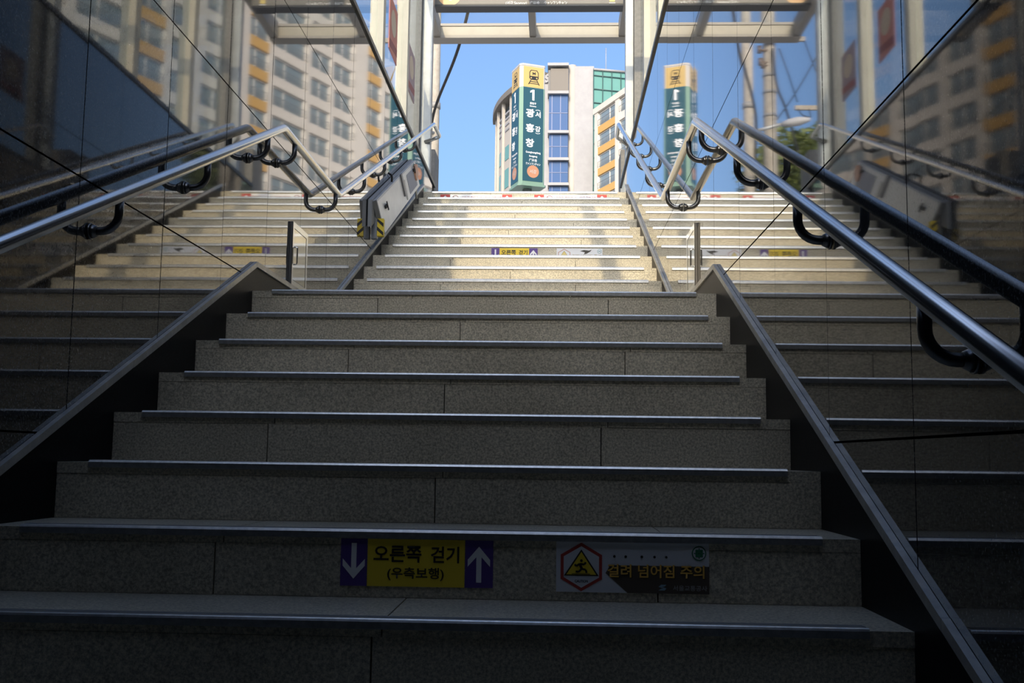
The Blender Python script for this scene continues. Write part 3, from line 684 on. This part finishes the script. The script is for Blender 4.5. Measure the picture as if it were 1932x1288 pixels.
# ------------------------------------------------------------------ APARTMENT BLOCK (right of the street)
APW = speckle(principled('apartment_render', (.62, .585, .52), .8), (.59, .55, .49), (.65, .61, .55), .6, 4); APO = principled('apartment_orange', (.56, .34, .11), .7)
APG = principled('apartment_glass', (.20, .25, .27), .10, ior=1.7); APF = principled('window_frame', (.66, .64, .60), .5); APR = principled('balcony_rail', (.16, .16, .16), .5)
def apartment():
    P0 = Vector((5.75, 135.2, 0)); U = Vector((.406, -.914, 0)).normalized(); N = Vector((-U.y * -1, 0, 0))
    N = Vector((U.y, -U.x, 0))                   # outward, towards the street
    rz = math.atan2(U.y, U.x)
    top, st = 47.6, 2.95
    root = thing('apartment_block', 'tall cream apartment block with orange spandrels and balcony windows', 'building', (P0.x, P0.y, GZ))
    Lm = Matrix.Translation(P0) @ Matrix.Rotation(rz, 4, 'Z')   # local x along facade, local -y outward
    if (Matrix.Rotation(rz, 3, 'Z') @ Vector((0, -1, 0))).dot(Vector((-1, -1, 0))) < 0: sgn = 1
    else: sgn = -1
    def place(name, me_or_bm, mat, par=root):
        if isinstance(me_or_bm, bmesh.types.BMesh): o = obj(name, me_or_bm, mat)
        else: o = bpy.data.objects.new(name, me_or_bm); COL.objects.link(o)
        return o
    def put(o, x, z, par):
        o.parent = par; o.matrix_parent_inverse = Matrix.Translation(-Vector(root.location))
        o.matrix_basis = Lm @ Matrix.Translation((x, 0, z)); return o
    bm = new_bm(); box(bm, 0, 82, *sorted((-sgn * .0, -sgn * 14)), GZ - 1, top - .8); put(place('wall', bm, APW), 0, 0, root)
    bm = new_bm(); box(bm, -.3, 82.3, *sorted((sgn * .45, -sgn * 14.2)), top - .8, top); put(place('roof_parapet', bm, APW), 0, 0, root)
    bays = [(1.0, 6.2, 'o'), (7.3, 10.3, 'w'), (11.5, 14.5, 'w'), (15.5, 20, 'w'), (21, 24.6, 'o'), (25.8, 28.7, 'w'), (29.6, 32.3, 'o'),
            (34.8, 38.2, 'w'), (39.0, 42.3, 'w'), (42.9, 47.9, 'w'), (48.6, 51.4, 'o'), (52.6, 57.5, 'w'), (58.4, 61.5, 'w'), (62.3, 65.2, 'o'), (66.2, 71, 'w'), (72, 75.4, 'w'), (76.4, 80.6, 'o')]
    edges = [0] + [e for b in bays for e in b[:2]] + [82]
    for a, b in zip(edges[0::2], edges[1::2]):
        bm = new_bm(); box(bm, a, b, *sorted((0, sgn * .35)), GZ - 1, top - .8); put(place('pier', bm, APW), 0, 0, root)
    wm = {}
    for bi, (a, b, ty) in enumerate(bays):
        w = b - a
        key = round(w, 1), ty
        if key not in wm:
            bm = new_bm(); y = sgn * .05; y2 = sgn * .14
            f = .10
            box(bm, 0, w, *sorted((0, y2)), 1.0, 1.0 + f); box(bm, 0, w, *sorted((0, y2)), 2.9 - f, 2.9); box(bm, 0, f, *sorted((0, y2)), 1.1, 2.8); box(bm, w - f, w, *sorted((0, y2)), 1.1, 2.8)
            mids = [w * .62] if ty == 'o' or w > 4 else [w * .5]
            for mi in mids: box(bm, mi - f * .7, mi + f * .7, *sorted((0, y2)), 1.1, 2.8)
            me = bpy.data.meshes.new('window'); bmesh.ops.recalc_face_normals(bm, faces=bm.faces); bm.to_mesh(me); bm.free(); me.materials.append(APF)
            gb = new_bm(); box(gb, .02, w - .02, *sorted((.0, y)), 1.02, 2.88); ge = bpy.data.meshes.new('pane'); bmesh.ops.recalc_face_normals(gb, faces=gb.faces); gb.to_mesh(ge); gb.free(); ge.materials.append(APG)
            rb = new_bm(); box(rb, .1, w - .1, *sorted((sgn * .36, sgn * .40)), 1.85, 1.90); box(rb, .1, w - .1, *sorted((sgn * .36, sgn * .40)), 1.12, 1.16)
            nb = int(w / .5)
            for q in range(nb + 1): xx = .1 + (w - .24) * q / nb; box(rb, xx, xx + .04, *sorted((sgn * .36, sgn * .39)), 1.16, 1.85)
            re_ = bpy.data.meshes.new('railing'); rb.to_mesh(re_); rb.free(); re_.materials.append(APR)
            sb = new_bm(); box(sb, 0, w, *sorted((0, sgn * .32)), 0.0, 1.0); se = bpy.data.meshes.new('spandrel'); bmesh.ops.recalc_face_normals(sb, faces=sb.faces); sb.to_mesh(se); sb.free(); se.materials.append(APO if ty == 'o' else APW)
            wm[key] = (me, ge, re_, se)
        me, ge, re_, se = wm[key]
        for k in range(11):
            z = top - .8 - .2 - (k + 1) * st + .05
            wd = put(place('window', me, None), a, z, root)
            p = place('pane', ge, None); p.parent = wd; r = place('railing', re_, None); r.parent = wd
            put(place('spandrel', se, None), a, z, root)
apartment()

# ------------------------------------------------------------------ OFFICE TOWER
TWW = speckle(principled('tower_white', (.30, .30, .31), .6), (.285, .285, .295), (.32, .32, .33), .8, 3); TWC = principled('tower_cream', (.42, .39, .35), .7)
TGB = principled('tower_blue_glass', (.045, .10, .235), .2, **{'Specular IOR Level': .12}); TGT = principled('tower_teal_glass', (.13, .30, .27), .15, **{'Specular IOR Level': .2}); TBE = principled('tower_beige', (.17, .155, .135), .7)
def tower():
    YT = 141.0
    g = lambda px, py, Y=YT: at_y(px, py, Y)
    root = thing('office_tower', 'white office tower with blue bay windows and teal glass curtain wall', 'building', (g(1080, 300).x, YT, GZ))
    def tb(name, mat, px0, px1, py0, py1, y0, y1, zb=None):
        a, b = g(px0, py0), g(px1, py1); z0 = b.z if zb is None else zb
        bm = new_bm(); box(bm, a.x, b.x, y0, y1, z0, a.z); return obj(name, bm, mat, root)
    # core
    tb('side_wall', TWW, 1018, 1040, 136, 420, YT + 1.2, YT + 14, GZ)
    tb('blank_wall', TWW, 1080, 1119.5, 123, 420, YT + .4, YT + 16, GZ)
    c = g(1080, 120); bm = new_bm(); tube(bm, [(c.x, YT + .9, GZ), (c.x, YT + .9, c.z)], .62, 28); obj('round_corner', bm, TWC, root)
    # white cladding joints
    # projecting bay
    tb('bay_panel', TBE, 1039, 1072, 131, 176, YT - .4, YT + 3)
    tb('bay_side', flat('bay_dark', (.10, .10, .10), .5), 1034.5, 1038.5, 133, 175, YT - .2, YT + 3)
    for py0, py1 in ((180, 249), (255, 300), (306, 347), (353, 400)):
        bayg = tb('bay_glass', TGB, 1036, 1071, py0, py1, YT - .3, YT + 3)
        for mx in (1041, 1057):
            a, b = g(mx, py0), g(mx + .8, py1); bm = new_bm(); box(bm, a.x, b.x, YT - .36, YT - .3, b.z, a.z)
            o = obj('mullion', bm, flat('mullion_blue', (.12, .16, .30), .4)); o.parent = bayg
        zz = (g(1050, py0).z + g(1050, py1).z) / 2; bm = new_bm(); a, b = g(1036, py0), g(1071, py1); box(bm, a.x, b.x, YT - .36, YT - .3, zz - .04, zz + .04)
        o = obj('transom', bm, flat('mullion_blue', (.12, .16, .30), .4)); o.parent = bayg
    for py in (125, 177.5, 251.5, 302.5, 349.5):
        a, b = g(1033.5, py - 2.5), g(1073, py + 2.5); bm = new_bm(); box(bm, a.x, b.x, YT - .9, YT + 3, b.z, a.z); obj('ledge', bm, TWW, root)
    tb('bay_back', TWW, 1072.5, 1080, 122, 420, YT + .5, YT + 6, GZ)
    # rooftop lettering on the side wall (unreadable from the street)
    o = g(1023, 158, YT + 1.15)
    text('roof_lettering', 'SS', TWW, root, o, Vector((.86, -.2, .45)), Vector((0, 0, 1)), .55, .4, 1.3, 1.3, .06, lift=.05)
    # teal curtain wall receding to the right
    a = g(1119.5, 130); b = at_y(1188, 137, YT + 1.8)
    wall_b = new_bm(); hexa(wall_b, [(a.x, YT + .2, GZ), (b.x, YT + 1.8, GZ), (b.x, YT + 16, GZ), (a.x, YT + 16, GZ), (a.x, YT + .2, a.z), (b.x, YT + 1.8, b.z), (b.x, YT + 16, b.z), (a.x, YT + 16, a.z)])
    obj('curtain_wall', wall_b, TGT, root)
    dirv = Vector((b.x - a.x, 1.6, 0)); nn = Vector((dirv.y, -dirv.x, 0)).normalized() * .12
    MUL = flat('mullion_dark', (.05, .10, .10), .4)
    for k in range(5):
        f = k / 4; p = Vector((a.x, YT + .2, 0)) + dirv * f; zt = a.z + (b.z - a.z) * f
        bm = new_bm(); tube(bm, [(p.x + nn.x, p.y + nn.y, GZ + 20), (p.x + nn.x, p.y + nn.y, zt)], .07, 6); obj('mullion', bm, MUL, root)
    for k in range(12):
        z = a.z - .9 - k * 2.05
        p, q = Vector((a.x, YT + .2, z)) + nn, Vector((b.x, YT + 1.8, z)) + nn
        bm = new_bm(); tube(bm, [p, q], .07, 6); obj('transom', bm, MUL, root)
    rim = new_bm(); tube(rim, [(a.x + nn.x, YT + .2 + nn.y, a.z), (b.x + nn.x, YT + 1.8 + nn.y, b.z)], .18, 6); obj('curtain_rim', rim, TWW, root)
    q = g(1147, 130); bm = new_bm(); tube(bm, [(q.x, YT + 6, q.z), (q.x, YT + 6, g(1147, 60).z)], .06, 6); obj('antenna', bm, TWW, root)
    # curved wing behind the pylon
    Yc = 165.0; Dd = Yc + 4.5; Rr = .2 * Dd; cx = g(935.5, 260, Yc).x + Rr; zr = at_y(932, 231, Yc).z
    def arc(rad, z, a0=-math.pi, a1=-math.pi * .775, n=20): return [Vector((cx + rad * math.cos(a0 + (a1 - a0) * k / n), Yc + rad * math.sin(a0 + (a1 - a0) * k / n), z)) for k in range(n + 1)]
    def shell(name, mat, r0, r1, z0, z1):
        bm = new_bm(); A, B = arc(r1, z0), arc(r0, z0); dz = Vector((0, 0, z1 - z0))
        for k in range(len(A) - 1): hexa(bm, [A[k], A[k + 1], B[k + 1], B[k], A[k] + dz, A[k + 1] + dz, B[k + 1] + dz, B[k] + dz])
        bmesh.ops.remove_doubles(bm, verts=bm.verts, dist=.001)
        return obj(name, bm, mat, root)
    shell('curved_wall', TWC, Rr - 1.5, Rr - .3, GZ, zr - 3.2)
    shell('curved_glass', principled('wing_glass', (.16, .22, .26), .1, ior=1.6), Rr - 1.6, Rr - 1.2, zr - 3.2, zr - .4)
    shell('curved_cornice', TBE, Rr - 2.2, Rr + .5, zr - .4, zr + .5)
    for k in range(6):
        a = -math.pi + (math.pi * .36) * (k + .6) / 9.5; c, s = math.cos(a), math.sin(a)
        bm = new_bm(); r0, r1, hw = Rr - .4, Rr + .05, .28
        hexa(bm, [(cx + r0 * c - hw * -s, Yc + r0 * s - hw * c, GZ + 12), (cx + r1 * c - hw * -s, Yc + r1 * s - hw * c, GZ + 12), (cx + r1 * c + hw * -s, Yc + r1 * s + hw * c, GZ + 12), (cx + r0 * c + hw * -s, Yc + r0 * s + hw * c, GZ + 12),
                  (cx + r0 * c - hw * -s, Yc + r0 * s - hw * c, zr - .4), (cx + r1 * c - hw * -s, Yc + r1 * s - hw * c, zr - .4), (cx + r1 * c + hw * -s, Yc + r1 * s + hw * c, zr - .4), (cx + r0 * c + hw * -s, Yc + r0 * s + hw * c, zr - .4)])
        obj('fin', bm, TWC, root)
        if k < 5:
            a2 = a + math.pi * .36 / 19
            c, s = math.cos(a2), math.sin(a2); hw = 1.05
            for z0 in [zr - 2.6 - .9 * j for j in range(4)]:
                bm = new_bm(); r0, r1 = Rr - .5, Rr - .18
                hexa(bm, [(cx + r0 * c + hw * s, Yc + r0 * s - hw * c, z0), (cx + r1 * c + hw * s, Yc + r1 * s - hw * c, z0), (cx + r1 * c - hw * s, Yc + r1 * s + hw * c, z0), (cx + r0 * c - hw * s, Yc + r0 * s + hw * c, z0),
                          (cx + r0 * c + hw * s, Yc + r0 * s - hw * c, z0 + .3), (cx + r1 * c + hw * s, Yc + r1 * s - hw * c, z0 + .3), (cx + r1 * c - hw * s, Yc + r1 * s + hw * c, z0 + .3), (cx + r0 * c - hw * s, Yc + r0 * s + hw * c, z0 + .3)])
                obj('sun_louvre', bm, TWW, root)
            for z0, hgt in ((zr - 10.0, 2.2), (zr - 14.5, 3.0), (zr - 19, 3.0)):
                bm = new_bm(); r0, r1 = Rr - .5, Rr - .24
                hexa(bm, [(cx + r0 * c + hw * s, Yc + r0 * s - hw * c, z0), (cx + r1 * c + hw * s, Yc + r1 * s - hw * c, z0), (cx + r1 * c - hw * s, Yc + r1 * s + hw * c, z0), (cx + r0 * c - hw * s, Yc + r0 * s + hw * c, z0),
                          (cx + r0 * c + hw * s, Yc + r0 * s - hw * c, z0 + hgt), (cx + r1 * c + hw * s, Yc + r1 * s - hw * c, z0 + hgt), (cx + r1 * c - hw * s, Yc + r1 * s + hw * c, z0 + hgt), (cx + r0 * c - hw * s, Yc + r0 * s + hw * c, z0 + hgt)])
                obj('window', bm, TGT, root)
tower()

# ------------------------------------------------------------------ UTILITY POLES, CABLES, TREE on the left of the street
def mir(px, py, Y):                              # point whose image in the right wall shows at this pixel
    v = at_y(px, py, Y); return Vector((2 * XR - v.x, v.y, v.z))
S6 = 4.768
def m6(a, b, Y): return mir(1340 + a / S6, 60 + b / S6, Y)
POLEM = speckle(principled('pole_concrete', (.36, .325, .27), .8), (.30, .27, .22), (.40, .365, .305), 9, 4)
def pole(x, y, r, h, label):
    root = thing('utility_pole', label, 'utility pole', (x, y, GZ))
    bm = new_bm(); tube(bm, [(x, y, GZ), (x, y, GZ + h)], r, 20, r2=r * .72); obj('shaft', bm, POLEM, root); return root
p1c = m6(343, 700, 16.8); r1 = pole(p1c.x, 16.8, .125, 9.2, 'slim pale concrete utility pole carrying a street lamp arm')
p2c = m6(537, 700, 18.2); r2 = pole(p2c.x, 18.2, .175, 9.6, 'thicker concrete utility pole with crossarms, insulators and cables')
for (z, hh) in ((m6(340, 690, 16.8).z, .12),):
    bm = new_bm(); tube(bm, [(p1c.x, 16.8, z), (p1c.x, 16.8, z + hh)], .128, 16); obj('band', bm, flat('band_grey', (.25, .24, .22)), r1)
a, b = m6(240, 120, 18.2), m6(830, 80, 18.2)
bm = new_bm(); z = (a.z + b.z) / 2; box(bm, min(a.x, b.x), max(a.x, b.x), 17.95, 18.02, z - .05, z + .05); obj('crossarm', bm, POLEM, r2)
a, b = m6(780, 665, 18.2), m6(1010, 650, 18.2)
bm = new_bm(); z = (a.z + b.z) / 2; box(bm, min(a.x, b.x), max(a.x, b.x), 18.35, 18.42, z - .05, z + .05); obj('crossarm', bm, POLEM, r2)
for (qa, qb) in ((440, 165), (450, 275), (470, 300)):
    q = m6(qa, qb, 18.1); bm = new_bm(); tube(bm, [(p2c.x, 18.1, q.z), (q.x, 18.1, q.z)], .03, 8); tube(bm, [(q.x, 18.1, q.z - .06), (q.x, 18.1, q.z + .10)], .05, 10); obj('insulator', bm, flat('insulator_brown', (.12, .09, .07), .3), r2)
for (qb) in (410, 560, 770, 1000):
    z = m6(537, qb, 18.2).z; bm = new_bm(); tube(bm, [(p2c.x, 18.2, z), (p2c.x, 18.2, z + .07)], .160, 16); obj('band', bm, flat('band_grey', (.25, .24, .22)), r2)
# lamp arm
q0, q1, q2 = m6(385, 895, 16.6), m6(640, 830, 16.4), m6(900, 785, 16.2)
bm = new_bm(); tube(bm, [(p1c.x, 16.7, q0.z), q0, q1], .035, 10); obj('lamp_arm', bm, MAT['post'], r1)
bm = new_bm(); d = (q2 - q1)
tube(bm, [q1, q1 + d * .25, q1 + d * .6, q1 + d * .9, q2], .05, 12); 
for v in bm.verts:
    f = (v.co - q1).dot(d) / d.dot(d); k = .7 + 1.3 * math.sin(max(0, min(1, f)) * math.pi); ax = q1 + d * f; v.co = ax + (v.co - ax) * k
obj('lamp_head', bm, flat('lamp_grey', (.42, .42, .42)), r1)
def cable(pts, r, label, n=14):
    bm = new_bm(); P = [Vector(p) for p in pts]; out = []
    for i in range(len(P) - 1):
        p0, p1, p2, p3 = P[max(i - 1, 0)], P[i], P[i + 1], P[min(i + 2, len(P) - 1)]
        for k in range(n):
            t = k / n; out.append(.5 * ((2 * p1) + (p2 - p0) * t + (2 * p0 - 5 * p1 + 4 * p2 - p3) * t * t + (3 * p1 - p0 - 3 * p2 + p3) * t ** 3))
    out.append(P[-1]); tube(bm, out, r, 8); o = obj('overhead_cable', bm, MAT['rubber']); return tag(o, label, 'cable', 'cables strung from the utility poles')
cable([Vector((-.9, 10.9, 7.6)), Vector((-1.487, 12.82, 6.476)), Vector((-2.204, 15.08, 5.956)), Vector((p1c.x - .12, 16.6, 5.2)), Vector((p2c.x - .1, 18.0, 4.2))], .028, 'thick black cable sagging past the slim pole from above the pylon')
cable([m6(560, 150, 18.0), m6(600, 480, 17.8), m6(690, 720, 17.4), m6(830, 1220, 16.6)], .030, 'thick drooping cable hanging from the top of the thicker pole')
cable([m6(620, 150, 18.0), m6(700, 370, 17.9), m6(785, 630, 18.3)], .016, 'thin cable dropping to the short lower crossarm')
cable([m6(1000, 150, 19.5), m6(780, 530, 19), m6(600, 790, 18.3)], .016, 'thin cable rising away from the thicker pole')
a, b = m6(240, 120, 18.2), m6(830, 80, 18.2)
cable([Vector((min(a.x, b.x) + .02, 17.985, (a.z + b.z) / 2)), m6(900, 220, 17.8), m6(960, 370, 17.6)], .014, 'thin cable hanging from the end of the upper crossarm')
cable([m6(790, 690, 18.3), m6(830, 745, 18.2), m6(900, 765, 18.2), m6(890, 690, 18.3)], .016, 'short looped cable under the lower crossarm')

def tree(x, y, h, rad, label):
    root = thing('street_tree', label, 'tree', (x, y, GZ))
    bm = new_bm(); tube(bm, [(x, y, GZ), (x + .1, y, GZ + h * .4), (x, y + .1, GZ + h * .75)], .16, 10, r2=.06)
    for k in range(6):
        a = k * 1.05; tube(bm, [(x + .05, y, GZ + h * (.4 + .05 * k)), (x + rad * .6 * math.cos(a), y + rad * .6 * math.sin(a), GZ + h * (.55 + .05 * k))], .05, 6, r2=.02)
    obj('trunk', bm, flat('bark', (.10, .075, .055), .9), root)
    rng = np.random.default_rng(5); n = 5200
    d = rng.normal(size=(n, 3)); d /= np.linalg.norm(d, axis=1)[:, None]; rr = rng.random(n) ** .35
    c = np.array([x, y, GZ + h - rad * .8]) + d * rr[:, None] * np.array([rad, rad, rad * .8]) * (1 + .18 * np.sin(d[:, :1] * 7 + d[:, 1:2] * 5))
    a = rng.normal(size=(n, 3)); a /= np.linalg.norm(a, axis=1)[:, None]; b = np.cross(a, rng.normal(size=(n, 3))); b /= np.linalg.norm(b, axis=1)[:, None]
    s = rng.uniform(.07, .14, n)[:, None]
    V = np.stack([c - a * s, c + b * s * .5, c + a * s, c - b * s * .5], 1).reshape(-1, 3)
    me = bpy.data.meshes.new('foliage'); me.from_pydata(V.tolist(), [], [[4 * i, 4 * i + 1, 4 * i + 2, 4 * i + 3] for i in range(n)])
    lm = speckle(principled('leaf', (.10, .14, .03), .6), (.07, .10, .02), (.17, .20, .05), 2.5, 3); me.materials.append(lm)
    o = bpy.data.objects.new('foliage', me); COL.objects.link(o); attach(o, root); o['kind'] = 'stuff'
tc = m6(800, 1180, 27); tree(tc.x, 27, tc.z - GZ + 1.1, 1.7, 'round leafy green street tree beyond the utility poles')
